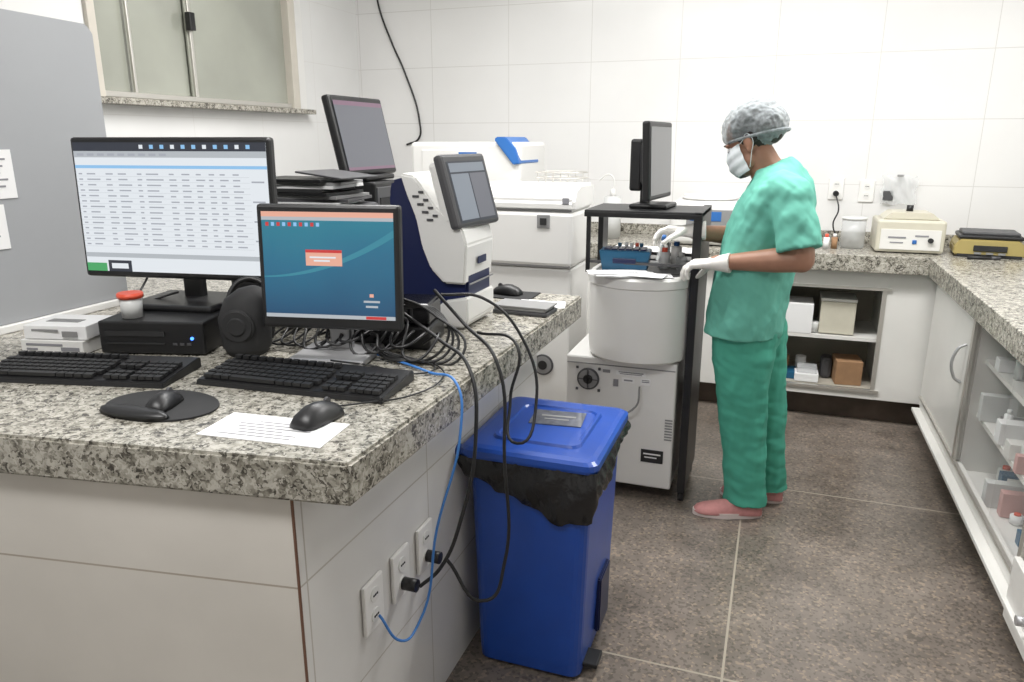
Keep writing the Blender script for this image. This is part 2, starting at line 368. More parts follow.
q=[(-W/2,H/2-.012,W/2,H/2,1,2),(-W/2,H/2-.02,W/2,H/2-.012,1,1),(-.055,.0,.035,.038,1,4),(-.055,.031,.035,.038,2,3),(-.045,.018,.02,.022,2,6),(-.035,.010,.005,.014,2,6),
   (.085,-.085,.125,-.080,1,1),(.09,-.097,.12,-.092,1,1),(.10,-.072,.11,-.064,1,2),(-W/2,-H/2,W/2,-H/2+.009,1,1),(.09,-H/2+.001,.14,-H/2+.008,2,3)]
for i in range(10): q.append((-W/2+.01+i*.014,H/2-.034,-W/2+.018+i*.014,H/2-.025,1,5 if i%2 else 3))
quads('screen_windows',q,['scrh','scrg','scrpk','scrred','scrpk','scrh','scrw'],g,(0,-.004,.232),R)
bm=bmesh.new(); pr=None
for i in range(25):
    t=i/24; x=-W/2+W*t; z=-.03+.10*t**2; a=(bm.verts.new((x,-.0003,z)),bm.verts.new((x,-.0003,z+.003+.014*t)))
    if pr: bm.faces.new((pr[0],a[0],a[1],pr[1]))
    pr=a
fin('swoosh',bm,'scrlb',g,(0,-.004,.232),R)
text('badge','DELL',.015,'silver',g,(0,-.0125+.008,.083),(math.pi/2-.06,0,0))
g=grp('computer_tower',(-1.375,2.335,ZP)); box('case',(0,0,.192),(.18,.20,.38),'black',g,bev=.006); box('front_bezel',(.0905,0,.19),(.006,.18,.35),'dgrey',g); boxes('drive_bays',[((.095,0,.31),(.004,.15,.04)),((.095,0,.26),(.004,.15,.03))],'blackm',g)
g,R=monitor('desktop_monitor',(-1.375,2.335,ZP+.386),math.radians(90),.345,.265,.146,.22,basew=.2,based=.16)
quads('screen',[(-.157,-.115,.157,.115,0,0),(-.157,.100,.157,.115,1,1),(-.157,-.115,.157,-.105,1,1)],['scrpp','scrpp2','scrbl'],g,(0,-.006,.148),R)
# ------------------------------------------------------------------ keyboards, mice
def keyboard(loc,rz):
    g=grp('computer_keyboard',loc,rz)
    prism('base',[(-.082,.0),(.082,.0),(.082,.022),(.075,.026),(-.078,.012)],-.225,.225,'black',g,plane='YZ',bev=.002)
    bm=bmesh.new()
    def kb(x,y,w,d=.0155):
        z=.012+(y+.078)/.153*.014+.0055
        _box(bm,(x,y,z),(w,d,.008))
    for r in range(5):
        y=-.062+r*.0195
        if r==0:
            x=-.213
            for w in (.024,.021,.021,.115,.021,.021,.021,.024): kb(x+w/2,y,w-.003); x+=w
        else:
            off=(0,.0,.004,.008,.0)[r]
            for i in range(15): kb(-.206+i*.0186+off*.3,y,.0158)
        for i in range(3):
            if r!=2: kb(.089+i*.0185,y,.0158)
        for i in range(4): kb(.152+i*.0178,y,.0152)
    for i in range(13): kb(-.206+i*.0215,.052,.016,.012)
    fin('keys',bm,'key',g)
    return g
keyboard((-.955,1.318,ZP),math.radians(3.2)); keyboard((-1.458,1.205,ZP),math.radians(13))
def mouse(loc,rz,sc=1):
    g=grp('computer_mouse',loc,rz)
    bm=bmesh.new(); R=[]
    for t,w,h in ((-1,.012,.010),(-.92,.024,.018),(-.7,.029,.028),(-.3,.031,.036),(.1,.030,.036),(.5,.029,.030),(.85,.027,.021),(.97,.02,.014),(1,.012,.010)):
        R.append(((0,t*.056*sc,0),(w*sc,0,0),(0,0,h*sc)))
    loft(bm,R,24)
    for v in bm.verts: v.co.z=max(v.co.z,0)+.001
    fin('shell',bm,'black',g,smooth=True)
    cyl('wheel',(0,.03*sc,.030*sc),.008,.006,'dgrey',g,(0,math.pi/2,0),seg=16)
    return g
mp=grp('mouse_pad',(-1.14,1.092,ZP))
bm=bmesh.new(); loft(bm,[((0,0,.0005),(.122,0,0),(0,.086,0)),((0,0,.004),(.122,0,0),(0,.086,0))],40); fin('mat',bm,'blackm',mp)
bm=bmesh.new(); loft(bm,[((-.01,-.062,.004),(.085,0,0),(0,.026,0)),((-.01,-.062,.012),(.08,0,0),(0,.022,0)),((-.01,-.062,.017),(.06,0,0),(0,.012,0))],30); fin('wrist_rest',bm,'black',mp,smooth=True)
mouse((-1.128,1.085,ZP+.004),.25,.80)
pp=grp('printed_sheet',(-.847,1.062,ZP),math.radians(5)); box('sheet',(0,0,.001),(.25,.115,.0016),'paper',pp,bev=0)
boxes('print',[((.02*(i%2)-.02,-.04+i*.013,.0022),(.15-(i%3)*.03,.003,.0004)) for i in range(6)],'ink',pp)
mouse((-.795,1.125,ZP+.002),-.1,1.0)
# ------------------------------------------------------------------ small stuff on counter
g=grp('specimen_cup',(-1.52,1.40,ZP+.087)); cyl('cup',(0,0,.025),.024,.05,'frost',g,r2=.027); cyl('lid',(0,0,.056),.031,.014,'red',g,bev=.002)
g=grp('glove_box_stack',(-1.70,1.36,ZP),math.radians(12)); box('box_lower',(0,0,.018),(.17,.13,.035),'mwhite',g,bev=.002); box('box_upper',(.006,.004,.0545),(.165,.125,.035),'paper',g,(0,0,.05),bev=.002)
boxes('box_print_lower',[((-.02,-.0655,.024),(.10,.001,.006)),((.05,-.0655,.014),(.05,.001,.010)),((-.055,-.0655,.012),(.03,.001,.006))],'ink',g)
boxes('box_print_upper',[((-.02,-.061,.060),(.08,.001,.006)),((.05,-.060,.052),(.04,.003,.014)),((.0,-.003,.0725),(.09,.03,.001))],'mgrey',g)
g=grp('headset',(-1.235,1.475,ZP),.3)
bm=bmesh.new(); loft(bm,[((0,0,.0),(.045,0,0),(0,.05,0)),((0,0,.02),(.060,0,0),(0,.055,0)),((.0,0,.09),(.066,0,0),(0,.055,0)),((0.01,0,.14),(.056,0,0),(0,.045,0)),((.02,0,.165),(.03,0,0),(0,.025,0)),((.025,0,.172),(.008,0,0),(0,.008,0))],28); fin('padded_shell',bm,'blackm',g,smooth=True)
cyl('ear_pad_ring',(0,-.050,.080),.042,.014,'blackm',g,(math.pi/2,0,0),bev=.005); cyl('ear_pad',(0,-.056,.080),.028,.010,'blackm',g,(math.pi/2,0,0),r2=.02)
cable('headband',[(-.05,.02,.06),(-.055,.05,.14),(-.02,.07,.175),(.03,.07,.16),(.055,.05,.10),(.05,.03,.03)],.007,'black',g)
g=grp('laser_printer',(-1.375,1.965,ZP),.05)
box('body',(0,0,.15),(.38,.30,.30),'black',g,bev=.015); box('top_deck',(0,.02,.315),(.36,.24,.03),'dgrey',g,bev=.01)
box('tray_front',(0,-.155,.06),(.32,.02,.09),'dgrey',g); box('output_slot',(0,-.152,.2),(.28,.008,.03),'blackm',g,bev=0)
g=grp('document_pile',(-1.37,1.96,ZP+.3325),.1)
for i in range(8):
    box('folder_%d'%i,(random.uniform(-.02,.02),random.uniform(-.01,.01),.006+i*.0095),(.32-.01*i,.20,.009),('paper','dgrey','mgrey','black','blackm','paper','mgrey','black')[i],g,(0,0,random.uniform(-.12,.12)),bev=.001)
box('clipboard',(.11,-.0,.088),(.17,.18,.006),'dgrey',g,(.0,.10,-.2))
g=grp('power_adapter_box',(-.93,1.70,ZP),.2)
box('body_lower',(0,0,.03),(.22,.16,.06),'black',g,bev=.006); box('body_upper',(.02,0,.09),(.17,.13,.055),'blackg',g,bev=.006); boxes('vents',[((-.06+.015*i,-.066,.09),(.006,.002,.03)) for i in range(9)],'dgrey',g)
# ------------------------------------------------------------------ haematology analyzer with touch screen
g=grp('hematology_analyzer',(0,1.87,0))
cx=lambda x:-1.04+(x+1.04)*.82
D=.20
prof=[(-1.04,ZP+.005),(-.765,ZP+.005),(-.75,.955),(-.75,1.17),(-.765,1.21),(-.80,1.235),(-.85,1.26),(-.93,1.345),(-.96,1.355),(-1.03,1.34),(-1.04,1.30)]
prism('core',[(cx(x),z) for x,z in prof],.012,D-.012,'navy',g,bev=.008)
head=[(-.752,1.06),(-.742,1.17),(-.757,1.215),(-.80,1.243),(-.852,1.27),(-.93,1.355),(-.985,1.362),(-.965,1.31),(-.93,1.24),(-.91,1.16),(-.88,1.10),(-.83,1.06)]
prism('white_head',[(cx(x),z) for x,z in head],-.005,D,'mwhite',g,bev=.006)
prism('white_base',[(cx(x),z) for x,z in [(-.90,ZP+.004),(-.76,ZP+.004),(-.742,.955),(-.742,1.025),(-.83,1.01),(-.90,.96)]],-.005,D,'mwhite',g,bev=.005)
boxes('vent_slots',[((cx(-.925+.017*i),-.0065,1.300-.021*i),(.019,.003,.006)) for i in range(4)]+[((cx(-.905+.017*i),-.0065,1.312-.021*i),(.015,.003,.006)) for i in range(4)],'dgrey',g)
box('front_badge',(cx(-.741)+.0015,D/2,1.12),(.003,.06,.02),'navy',g,bev=0); boxes('front_seam',[((cx(-.741)+.0005,D/2,1.06),(.003,D-.02,.004))],'mgrey',g)
ts=grp('touch_screen'); ts.parent=g; ts.location=(-.835,.10,1.312); ts.rotation_euler=(0,0,math.radians(82))
box('frame',(0,.0,.0),(.235,.03,.205),'dgrey',ts,(-.28,0,0),bev=.01); box('bezel_back',(0,.024,-.005),(.215,.04,.18),'mwhite',ts,(-.28,0,0),bev=.015); box('screen_neck',(0,.03,-.09),(.08,.06,.08),'mwhite',ts,bev=.01)
quads('display',[(-.100,-.085,.100,.085,0,0),(-.093,.055,.093,.080,1,1),(-.093,-.078,-.0,.05,1,1),(.005,-.078,.093,.05,1,2)],['scrk','scrbl','scrpp'],ts,(0,-.0165,.0),(-.28,0,0))
# ------------------------------------------------------------------ mouse/notebook at far end
g=grp('notebook',(-.72,2.145,ZP),-.05); box('cover',(0,0,.006),(.18,.10,.012),'dgrey',g); box('pages',(-.003,0,.017),(.17,.092,.010),'mgrey',g); box('top_cover',(0,0,.0245),(.18,.10,.005),'mgrey',g,bev=.001)
g=grp('loose_papers',(-.70,2.26,ZP)); box('sheet_1',(0,0,.001),(.15,.10,.0015),'paper',g,(0,0,.25),bev=0); box('sheet_2',(-.02,.005,.003),(.14,.085,.0015),'paper',g,(0,0,-.1),bev=0)
g=grp('mouse_pad',(-.86,2.37,ZP)); box('mat',(0,0,.002),(.2,.13,.004),'blackm',g,bev=.001)
mouse((-.86,2.37,ZP+.004),1.4,.95)
# ------------------------------------------------------------------ cables
g=grp('cable_bundle')
Zt=ZP+.006
for k in range(9):
    x=-1.12+.035*k; cable('tangle_%d'%k,[(x-.12,1.62,Zt+.01),(x,1.56+.02*math.sin(k),Zt+.05+.02*(k%3)),(x+.05,1.50,Zt+.01+.01*(k%4)),(x+.09,1.58,Zt+.06),(x+.03,1.61,Zt+.02)],.0035,'black',g)
for k in range(6):
    x=-1.36+.04*k; cable('tangle_left_%d'%k,[(x-.05,1.70,Zt+.10),(x,1.60,Zt+.04+.02*(k%2)),(x+.05,1.52,Zt+.01),(x+.1,1.60,Zt+.03),(x+.12,1.68,Zt+.11)],.003,'black',g)
for k in range(4):
    cable('loop_%d'%k,[(-.95,1.60,Zt+.06+.02*k),(-.86,1.58,Zt+.11+.01*k),(-.78,1.64-.01*k,Zt+.10),(-.74+.02*k,1.56,Zt+.02),(-.84,1.51+.012*k,Zt+.004),(-.93,1.56,Zt+.02)],.0035,'black',g)
cable('power_lead_1',[(-.86,1.60,Zt+.10),(-.74,1.56,Zt+.05),(-.64,1.50,Zt+.01),(-.60,1.44,.80),(-.62,1.40,.62),(-.66,1.36,.50),(-.70,1.335,.46)],.0045,'black',g)
cable('power_lead_2',[(-.80,1.66,Zt+.15),(-.72,1.66,Zt+.07),(-.61,1.60,Zt),(-.575,1.56,.70),(-.57,1.54,.42),(-.60,1.50,.34),(-.69,1.46,.46)],.0045,'black',g)
cable('power_lead_3',[(-.80,1.70,Zt+.13),(-.70,1.74,Zt+.12),(-.59,1.74,Zt+.02),(-.54,1.70,.80),(-.57,1.64,.71),(-.61,1.70,.80),(-.605,1.74,Zt),(-.74,1.80,Zt+.01)],.004,'black',g)
cable('network_lead',[(-.98,1.58,Zt),(-.86,1.53,Zt),(-.72,1.46,Zt),(-.625,1.40,Zt),(-.605,1.37,.85),(-.65,1.33,.62),(-.68,1.28,.40),(-.69,1.22,.40),(-.735,1.21,.46)],.003,'cblue',g)
cable('keyboard_lead',[(-.95,1.41,Zt+.02),(-.86,1.46,Zt),(-.78,1.43,Zt),(-.72,1.48,Zt),(-.80,1.55,Zt)],.0022,'black',g)
cable('mouse_lead',[(-.80,1.18,Zt+.004),(-.77,1.22,Zt),(-.69,1.30,Zt),(-.68,1.45,Zt),(-.76,1.55,Zt)],.002,'black',g)
cable('monitor_lead',[(-1.6,1.64,1.20),(-1.66,1.60,1.08),(-1.62,1.53,1.03),(-1.52,1.56,1.05)],.003,'black',g)
wc=grp('wall_cable'); cable('lead',[(-2.55,YB-.012,ZC),(-2.52,YB-.012,2.30),(-2.43,YB-.012,2.05),(-2.35,YB-.012,1.88),(-2.25,YB-.012,1.56),(-2.26,YB-.012,1.46),(-2.35,YB-.012,1.42)],.006,'black',wc)
# ------------------------------------------------------------------ blue pedal bin
g=grp('pedal_bin')
bx,by=-.555,1.875
def rrect(bm,hx,hy,z,cx,cy,r,n=5):
    vs=[]
    for sx,sy,a0 in ((1,1,0),(-1,1,90),(-1,-1,180),(1,-1,270)):
        for i in range(n):
            a=math.radians(a0+90*i/(n-1)); vs.append(bm.verts.new((cx+sx*(hx-r)+r*math.cos(a),cy+sy*(hy-r)+r*math.sin(a),z)))
    return vs
def rloft(name,rings,m,par,cap=True,smooth=False):
    bm=bmesh.new(); L=[rrect(bm,*r) for r in rings]; n=len(L[0])
    for a,b in zip(L,L[1:]):
        for i in range(n): bm.faces.new((a[i],a[(i+1)%n],b[(i+1)%n],b[i]))
    if cap: bm.faces.new(L[0][::-1]); bm.faces.new(L[-1])
    return fin(name,bm,m,par,smooth=smooth)
rloft('body',[(.148,.185,.012,bx,by,.03),(.15,.188,.05,bx,by,.03),(.166,.198,.60,bx,by,.03),(.176,.206,.612,bx,by,.03),(.176,.206,.64,bx,by,.03)],'binblue',g)
rloft('lid',[(.186,.216,.642,bx,by,.03),(.188,.219,.65,bx,by,.03),(.187,.218,.664,bx,by,.03),(.178,.209,.671,bx,by,.03),(.165,.19,.674,bx,by,.03)],'binblue',g)
rloft('lid_ridge',[(.125,.145,.673,bx,by,.03),(.120,.140,.681,bx,by,.03),(.112,.132,.681,bx,by,.03),(.108,.128,.676,bx,by,.03)],'binblue',g)
box('lid_label',(bx+.01,by+.05,.6775),(.15,.11,.003),'lblgrey',g,(0,0,.1),bev=0); boxes('label_print',[((bx+.01,by+.06,.6795),(.10,.012,.001),.1),((bx+.01,by+.035,.6795),(.07,.008,.001),.1)],'mgrey',g)
cyl('hinge',(bx-.178,by-.19,.648),.017,.05,'binblue',g,(0,math.pi/2,0),seg=16)
box('pedal',(bx+.165,by-.11,.03),(.05,.07,.014),'black',g)
prism('pedal_slot',[(by-.02,.05),(by+.10,.05),(by+.11,.22),(by-.01,.22)],bx+.15,bx+.166,'navy',g,bev=.004,plane='YZ')
bm=bmesh.new(); N=140; L=[]
def rr(i,hx,hy):
    t=i/N*(4*hx+4*hy); per=[(2*hx,V((-hx,-hy)),V((1,0))),(2*hy,V((hx,-hy)),V((0,1))),(2*hx,V((hx,hy)),V((-1,0))),(2*hy,V((-hx,hy)),V((0,-1)))]
    for l,s,d in per:
        if t<=l: return s+d*t
        t-=l
    return V((-hx,-hy))
def dropf(i):
    a=i/N
    e=.045+.012*math.sin(i*.31)+.006*math.sin(i*.83+1)
    e+=.10*math.exp(-((a-.20)/.095)**2)+.04*math.exp(-((a-.10)/.06)**2)+.05*math.exp(-((a-.36)/.06)**2)
    return e
for lev in range(9):
    row=[]
    for i in range(N):
        f=lev/8; pz=.645-f*dropf(i)
        off=.006+.014*math.sin(f*2.9)*(dropf(i)/.1)**.5+.004*math.sin(i*.6+lev*.9)+.002*math.sin(i*1.9-lev)
        q_=rr(i,.176-.010*f+off,.206-.008*f+off); row.append(bm.verts.new((bx+q_.x,by+q_.y,pz)))
    L.append(row)
for a,b in zip(L,L[1:]):
    for i in range(N): bm.faces.new((a[i],a[(i+1)%N],b[(i+1)%N],b[i]))
fin('bag',bm,'bag',g,smooth=True)
# ------------------------------------------------------------------ centre analyzer (drum front, black rack)
g=grp('immunoassay_analyzer')
box('lower_cabinet',(-.545,3.10,.33),(.45,.54,.54),'mwhite',g,bev=.008)
box('lower_seam',(-.545,2.829,.57),(.44,.002,.004),'mgrey',g,bev=0)
def fan(x,z,y,r=.042):
    f=grp('fan',(x,y,z)); f.parent=g
    cyl('ring',(0,-.002,0),r,.008,'dgrey',f,(math.pi/2,0,0)); cyl('grille',(0,-.006,0),r*.85,.004,'mgrey',f,(math.pi/2,0,0)); cyl('hub',(0,-.01,0),r*.42,.004,'blackm',f,(math.pi/2,0,0))
    boxes('spokes',[((math.cos(a)*r*.5,-.0105,math.sin(a)*r*.5),(r*.9 if i%2==0 else .004,.003,.004 if i%2==0 else r*.9)) for i,a in enumerate((0,math.pi/2,math.pi,1.5*math.pi))],'dgrey',f)
    boxes('corner_screws',[((sx*r,-.003,sz*r),(.01,.006,.01)) for sx in (-1,1) for sz in (-1,1)],'dgrey',f)
    return f
fan(-.675,.505,2.829,.046)
boxes('labels',[((-.50,2.828,.545),(.12,.002,.02)),((-.51,2.828,.515),(.05,.002,.02)),((-.44,2.828,.515),(.04,.002,.03))],'paper',g)
boxes('label_print',[((-.50,2.8265,.548),(.10,.001,.004)),((-.50,2.8265,.541),(.09,.001,.003)),((-.51,2.8265,.515),(.035,.001,.006)),((-.44,2.8265,.515),(.03,.001,.004)),((-.44,2.8265,.522),(.03,.001,.003)),((-.60,2.828,.545),(.03,.002,.012)),((-.56,2.828,.50),(.02,.002,.03))],'ink',g)
box('dark_label',(-.40,2.828,.20),(.09,.003,.055),'blackm',g,bev=0); boxes('dark_label_text',[((-.40,2.8258,.21),(.07,.001,.006)),((-.405,2.8258,.195),(.05,.001,.005))],'paper',g)
boxes('vent',[((-.34,2.828,.28+.012*i),(.03,.002,.005)) for i in range(8)],'mgrey',g)
cyl('hose_port',(-.70,2.825,.30),.014,.02,'black',g,(math.pi/2,0,0))
cable('hose',[(-.46,2.81,.50),(-.47,2.79,.42),(-.60,2.785,.36),(-.70,2.815,.30)],.004,'mgrey',g)
bm=bmesh.new()
def drum(r,z):
    pts=[]
    for i in range(25):
        a=math.pi+math.pi*i/24; pts.append((-.49+r*1.0*math.cos(a),2.93+.19*(r/.205)*math.sin(a),z))
    pts+=[(-.49+r,3.25,z),(-.49-r,3.25,z)]
    return [bm.verts.new(q_) for q_ in pts]
LL=[drum(r,z) for r,z in ((.19,.605),(.203,.615),(.207,.66),(.207,.90),(.212,.905),(.212,.935),(.205,.945),(.185,.947),(.182,.93))]
for a,b in zip(LL,LL[1:]):
    k=len(a)
    for i in range(k):
        f=bm.faces.new((a[i],a[(i+1)%k],b[(i+1)%k],b[i])); f.smooth=i<24
bm.faces.new(LL[0][::-1]); bm.faces.new(LL[-1])
o=fin('drum_housing',bm,'mwhite',g)
o.modifiers.new('es','EDGE_SPLIT').split_angle=math.radians(30)
box('deck',(-.49,3.08,.935),(.36,.32,.012),'mgrey',g)
box('back_block',(-.51,3.34,.80),(.38,.16,.36),'mwhite',g,bev=.01)
box('rack_side',(-.278,3.03,.62),(.032,.38,1.14),'black',g,bev=.004)
box('rack_side_left',(-.70,3.13,1.06),(.022,.10,.24),'black',g,bev=.003)
box('rack_post',(-.70,2.87,1.06),(.016,.016,.24),'black',g,bev=.002)
box('rack_shelf',(-.487,3.0,1.18),(.45,.32,.018),'black',g,bev=.003)
box('rack_lip',(-.487,2.845,1.172),(.45,.012,.02),'black',g,bev=.002)
boxes('rack_rails',[((-.487,2.86,.985),(.40,.010,.010)),((-.487,3.15,.985),(.40,.012,.012))],'dgrey',g)
for i,(x,y) in enumerate(((-.28,2.88),(-.28,3.18),(-.74,2.88),(-.74,3.33))):
    cyl('caster_%d'%i,(x,y,.026),.026,.022,'blackm',g,(0,math.pi/2,0),seg=20)
    box('caster_fork_%d'%i,(x,y,.052),(.03,.03,.02),'silver',g)
g=grp('blue_tube_rack',(-.555,2.905,.948),.08)
prism('tray',[(-.085,0),(.085,0),(.10,.085),(-.10,.085)],-.05,.05,'trayblue',g,bev=.004)
boxes('tray_cells',[((-.07+.028*i,y,.088),(.022,.022,.006)) for i in range(6) for y in (-.028,.0,.028)],'navy',g)
box('tray_handle',(0,-.052,.045),(.09,.006,.02),'navy',g)
g=grp('sample_tubes')
for i in range(5):
    x=-.60+.022*i+random.uniform(-.003,.003); y=3.02+random.uniform(-.012,.012)
    cyl('tube_%d'%i,(x,y,.985),.0065,.085,'frost',g,seg=12); cyl('tube_cap_%d'%i,(x,y,1.034),.008,.018,('trayblue','paper','paper','red')[i%4],g,seg=12)
g=grp('reagent_bottles')
for i,(x,y,h,mt) in enumerate(((-.42,3.03,.07,'paper'),(-.38,3.08,.09,'mwhite'),(-.43,3.11,.10,'frost'),(-.35,3.02,.055,'clearp'))):
    cyl('bottle_%d'%i,(x,y,.942+h/2),.022,h,mt,g,bev=.004); cyl('bottle_cap_%d'%i,(x,y,.942+h+.008),.012,.018,('red','mblue','paper','mwhite')[i],g)
g=grp('paper_stack',(-.52,2.79,.949),.12)
for i in range(7): box('sheet_%d'%i,(random.uniform(-.06,.06)-.0,random.uniform(-.012,.012),.001+.0016*i),(.23,.09,.0014),'paper',g,(0,0,random.uniform(-.3,.3)),bev=0)
boxes('writing',[((-.02,-.03+.012*i,.0126),(.12,.002,.0004)) for i in range(5)],'ink',g)
g,R=monitor('desktop_monitor',(-.455,3.02,1.189),math.radians(84),.34,.295,.182,.04,basew=.18,based=.15)
quads('screen',[(-.153,-.128,.153,.128,0,0)],['scrd'],g,(0,-.0048,.182),R)
box('arm_bracket',(0,.085,.165),(.10,.05,.20),'black',g,bev=.01)
# ------------------------------------------------------------------ large white analyzer
g=grp('biochemistry_analyzer')
xr=-.845; xl=-1.32; xm=(xr+xl)/2; ww=xr-xl
box('lower_body',(xm,3.36,.46),(ww-.02,.34,.86),'mwhite',g,bev=.012)
box('upper_body',(xm,3.35,1.02),(ww,.36,.25),'mwhite',g,bev=.02)
prism('lid',[(3.17,1.145),(3.53,1.145),(3.53,1.255),(3.28,1.26),(3.20,1.24),(3.17,1.19)],xl-.005,xr+.005,'mwhite',g,bev=.012,plane='YZ')
box('seam_top',(xm,3.178,1.148),(ww-.02,.006,.006),'mgrey',g,bev=0); box('seam_low',(xm,3.178,.90),(ww-.02,.006,.01),'mgrey',g,bev=0)
box('latch',(-.98,3.172,1.10),(.06,.014,.06),'mgrey',g); box('latch_hole',(-.98,3.164,1.10),(.03,.004,.03),'blackm',g,bev=0)
boxes('warning_labels',[((-.88,3.171,1.19),(.03,.002,.03)),((-.88,3.179,1.08),(.03,.002,.02)),((-1.1,3.179,1.02),(.06,.002,.03))],'ink',g)
cyl('fan_ring',(-.98,3.187,.43),.05,.01,'dgrey',g,(math.pi/2,0,0)); cyl('fan_grille',(-.98,3.182,.43),.042,.006,'mgrey',g,(math.pi/2,0,0)); cyl('fan_hub',(-.98,3.178,.43),.022,.006,'black',g,(math.pi/2,0,0))
g=grp('wire_basket',(-.97,3.40,1.261))
for i in range(6):
    x=-.09+.036*i; cable('wire_%d'%i,[(x,-.07,.045),(x,-.06,.004),(x,.06,.004),(x,.07,.045)],.0015,'alu',g)
for k,z in enumerate((.045,.02)): cable('rim_%d'%k,[(-.10,-.07,z),(.10,-.07,z),(.10,.07,z),(-.10,.07,z),(-.10,-.07,z)],.002,'alu',g)
g=grp('reagent_cooler_analyzer')
box('base',(-1.57,3.84,.60),(.60,.50,1.18),'mwhite',g,bev=.01)
box('body',(-1.545,3.82,1.315),(.61,.44,.25),'mwhite',g,bev=.02)
prism('blue_hatch',[(-1.37,1.45),(-1.27,1.33),(-1.235,1.335),(-1.26,1.41),(-1.31,1.465),(-1.36,1.465)],3.58,3.9,'mblue',g,bev=.004)
box('front_panel',(-1.60,3.598,1.32),(.36,.006,.16),'mwhite',g); box('front_text',(-1.52,3.593,1.38),(.10,.002,.02),'mblue',g,bev=0); box('panel_seam',(-1.56,3.598,1.225),(.56,.004,.006),'mgrey',g,bev=0)
# ------------------------------------------------------------------ back bench
ZB=.90
g=grp('lab_bench')
BX=-1.1
box('granite_top',((BX+XR)/2,(4.01+YB)/2,ZB-.02),(XR-BX-.004,YB-4.01-.002,.04),'granite',g,bev=.004)
box('granite_apron',((BX+.71)/2,4.022,ZB-.06),(1.81,.024,.05),'granite',g,bev=.003)
box('granite_splash',((BX+XR)/2,YB-.012,ZB+.03),(XR-BX-.004,.02,.06),'granite',g,bev=.002)
X0,X1=.055,.55
box('cab_left',((BX+X0)/2,4.30,.50),(X0-BX,.46,.72),'lam',g,bev=.002)
box('cab_right',((X1+.80)/2,4.30,.50),(.25,.46,.72),'lam',g,bev=.002)
box('rail_top',((X0+X1)/2,4.08,.79),(X1-X0,.02,.14),'lam',g,bev=.001)
box('rail_bottom',((X0+X1)/2,4.08,.165),(X1-X0,.02,.05),'lam',g,bev=.001)
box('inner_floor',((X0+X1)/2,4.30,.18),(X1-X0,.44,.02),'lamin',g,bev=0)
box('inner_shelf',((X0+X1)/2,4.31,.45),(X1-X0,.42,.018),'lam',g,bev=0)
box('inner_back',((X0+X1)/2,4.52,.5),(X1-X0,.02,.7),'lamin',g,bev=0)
boxes('sliding_track',[(((X0+X1)/2,4.065,.725),(X1-X0+.04,.012,.014)),(((X0+X1)/2,4.065,.185),(X1-X0+.04,.012,.014)),((X1-.01,4.07,.455),(.02,.012,.53))],'alu',g)
boxes('door_seams',[((-.12,4.069,.5),(.004,.003,.7)),((-.6,4.069,.5),(.004,.003,.7))],'mgrey',g)
box('kickboard',((BX+.84)/2,4.17,.07),(1.94,.02,.14),'kick',g,bev=0)
g=grp('stored_supplies')
z1=.46
box('white_case',(.15,4.2,z1+.08),(.14,.2,.16),'paper',g); box('beige_case',(.34,4.22,z1+.09),(.17,.2,.17),'mcream',g); box('beige_case_lid',(.34,4.22,z1+.185),(.175,.205,.015),'lam',g)
cyl('jar_small',(.235,4.15,z1+.03),.022,.055,'frost',g)
z0=.19
box('cardboard_box',(.42,4.2,z0+.065),(.13,.16,.13),'card',g,(0,0,.1)); box('white_box',(.22,4.15,z0+.025),(.12,.1,.045),'paper',g); box('blue_box',(.13,4.2,z0+.02),(.08,.12,.04),'trayblue',g)
cyl('jar_brown',(.10,4.26,z0+.05),.03,.10,'card',g); cyl('jar_white',(.19,4.27,z0+.05),.028,.1,'paper',g); box('clear_box',(.22,4.15,z0+.065),(.10,.09,.035),'clearp',g); box('dark_bag',(.32,4.25,z0+.06),(.06,.1,.12),'dgrey',g,bev=.02)
# ------------------------------------------------------------------ right bench
g=grp('lab_bench')
box('granite_top',((.71+XR)/2-.001,(.4+4.01)/2,ZB-.02),(XR-.71-.002,3.61,.04),'granite',g,bev=.004)
box('granite_apron',(.722,(.4+4.01)/2,ZB-.06),(.024,3.61,.05),'granite',g,bev=.003)
fx=.76
box('door_panel',(fx+.012,3.63,.50),(.024,.82,.70),'lam',g,bev=.002)
box('cab_far',(1.06,3.63,.50),(.56,.84,.72),'lam',g,bev=0)
box('cab_near',(1.06,1.36,.50),(.56,1.9,.72),'lam',g,bev=.002)
box('open_back',(1.30,2.76,.5),(.04,.9,.72),'lam',g,bev=0)
box('open_floor',(1.04,2.76,.15),(.54,.9,.02),'lam',g,bev=0)
box('shelf_1',(1.06,2.76,.40),(.50,.9,.018),'lam',g,bev=0); box('shelf_2',(1.06,2.76,.62),(.50,.9,.018),'lam',g,bev=0)
box('top_rail',(fx+.012,2.76,.83),(.024,.9,.06),'lam',g,bev=.001)
box('bottom_rail',(fx+.012,2.2,.17),(.03,3.6,.05),'lam',g,bev=.002)
box('bottom_lip',(fx-.012,2.2,.135),(.05,3.62,.018),'lam',g,bev=.003)
boxes('tracks',[((fx-.004,2.2,.80),(.012,3.62,.012)),((fx-.004,2.2,.20),(.012,3.62,.012)),((fx-.003,3.21,.5),(.012,.03,.60)),((fx-.003,2.31,.5),(.012,.03,.60))],'alu',g)
box('glass_door',(fx+.006,2.50,.50),(.005,.36,.58),'glassd',g,bev=0)
cable('door_handle',[(fx-.003,3.30,.50),(fx-.03,3.30,.52),(fx-.03,3.30,.64),(fx-.003,3.30,.66)],.006,'silver',g)
box('kickboard',(.84,2.2,.065),(.02,3.6,.13),'kick',g,bev=0)
box('drawer_front',(fx-.014,2.05,.18),(.02,.50,.20),'lam',g,bev=.003); cyl('drawer_knob',(fx-.04,2.10,.19),.014,.03,'silver',g,(0,math.pi/2,0),seg=20)
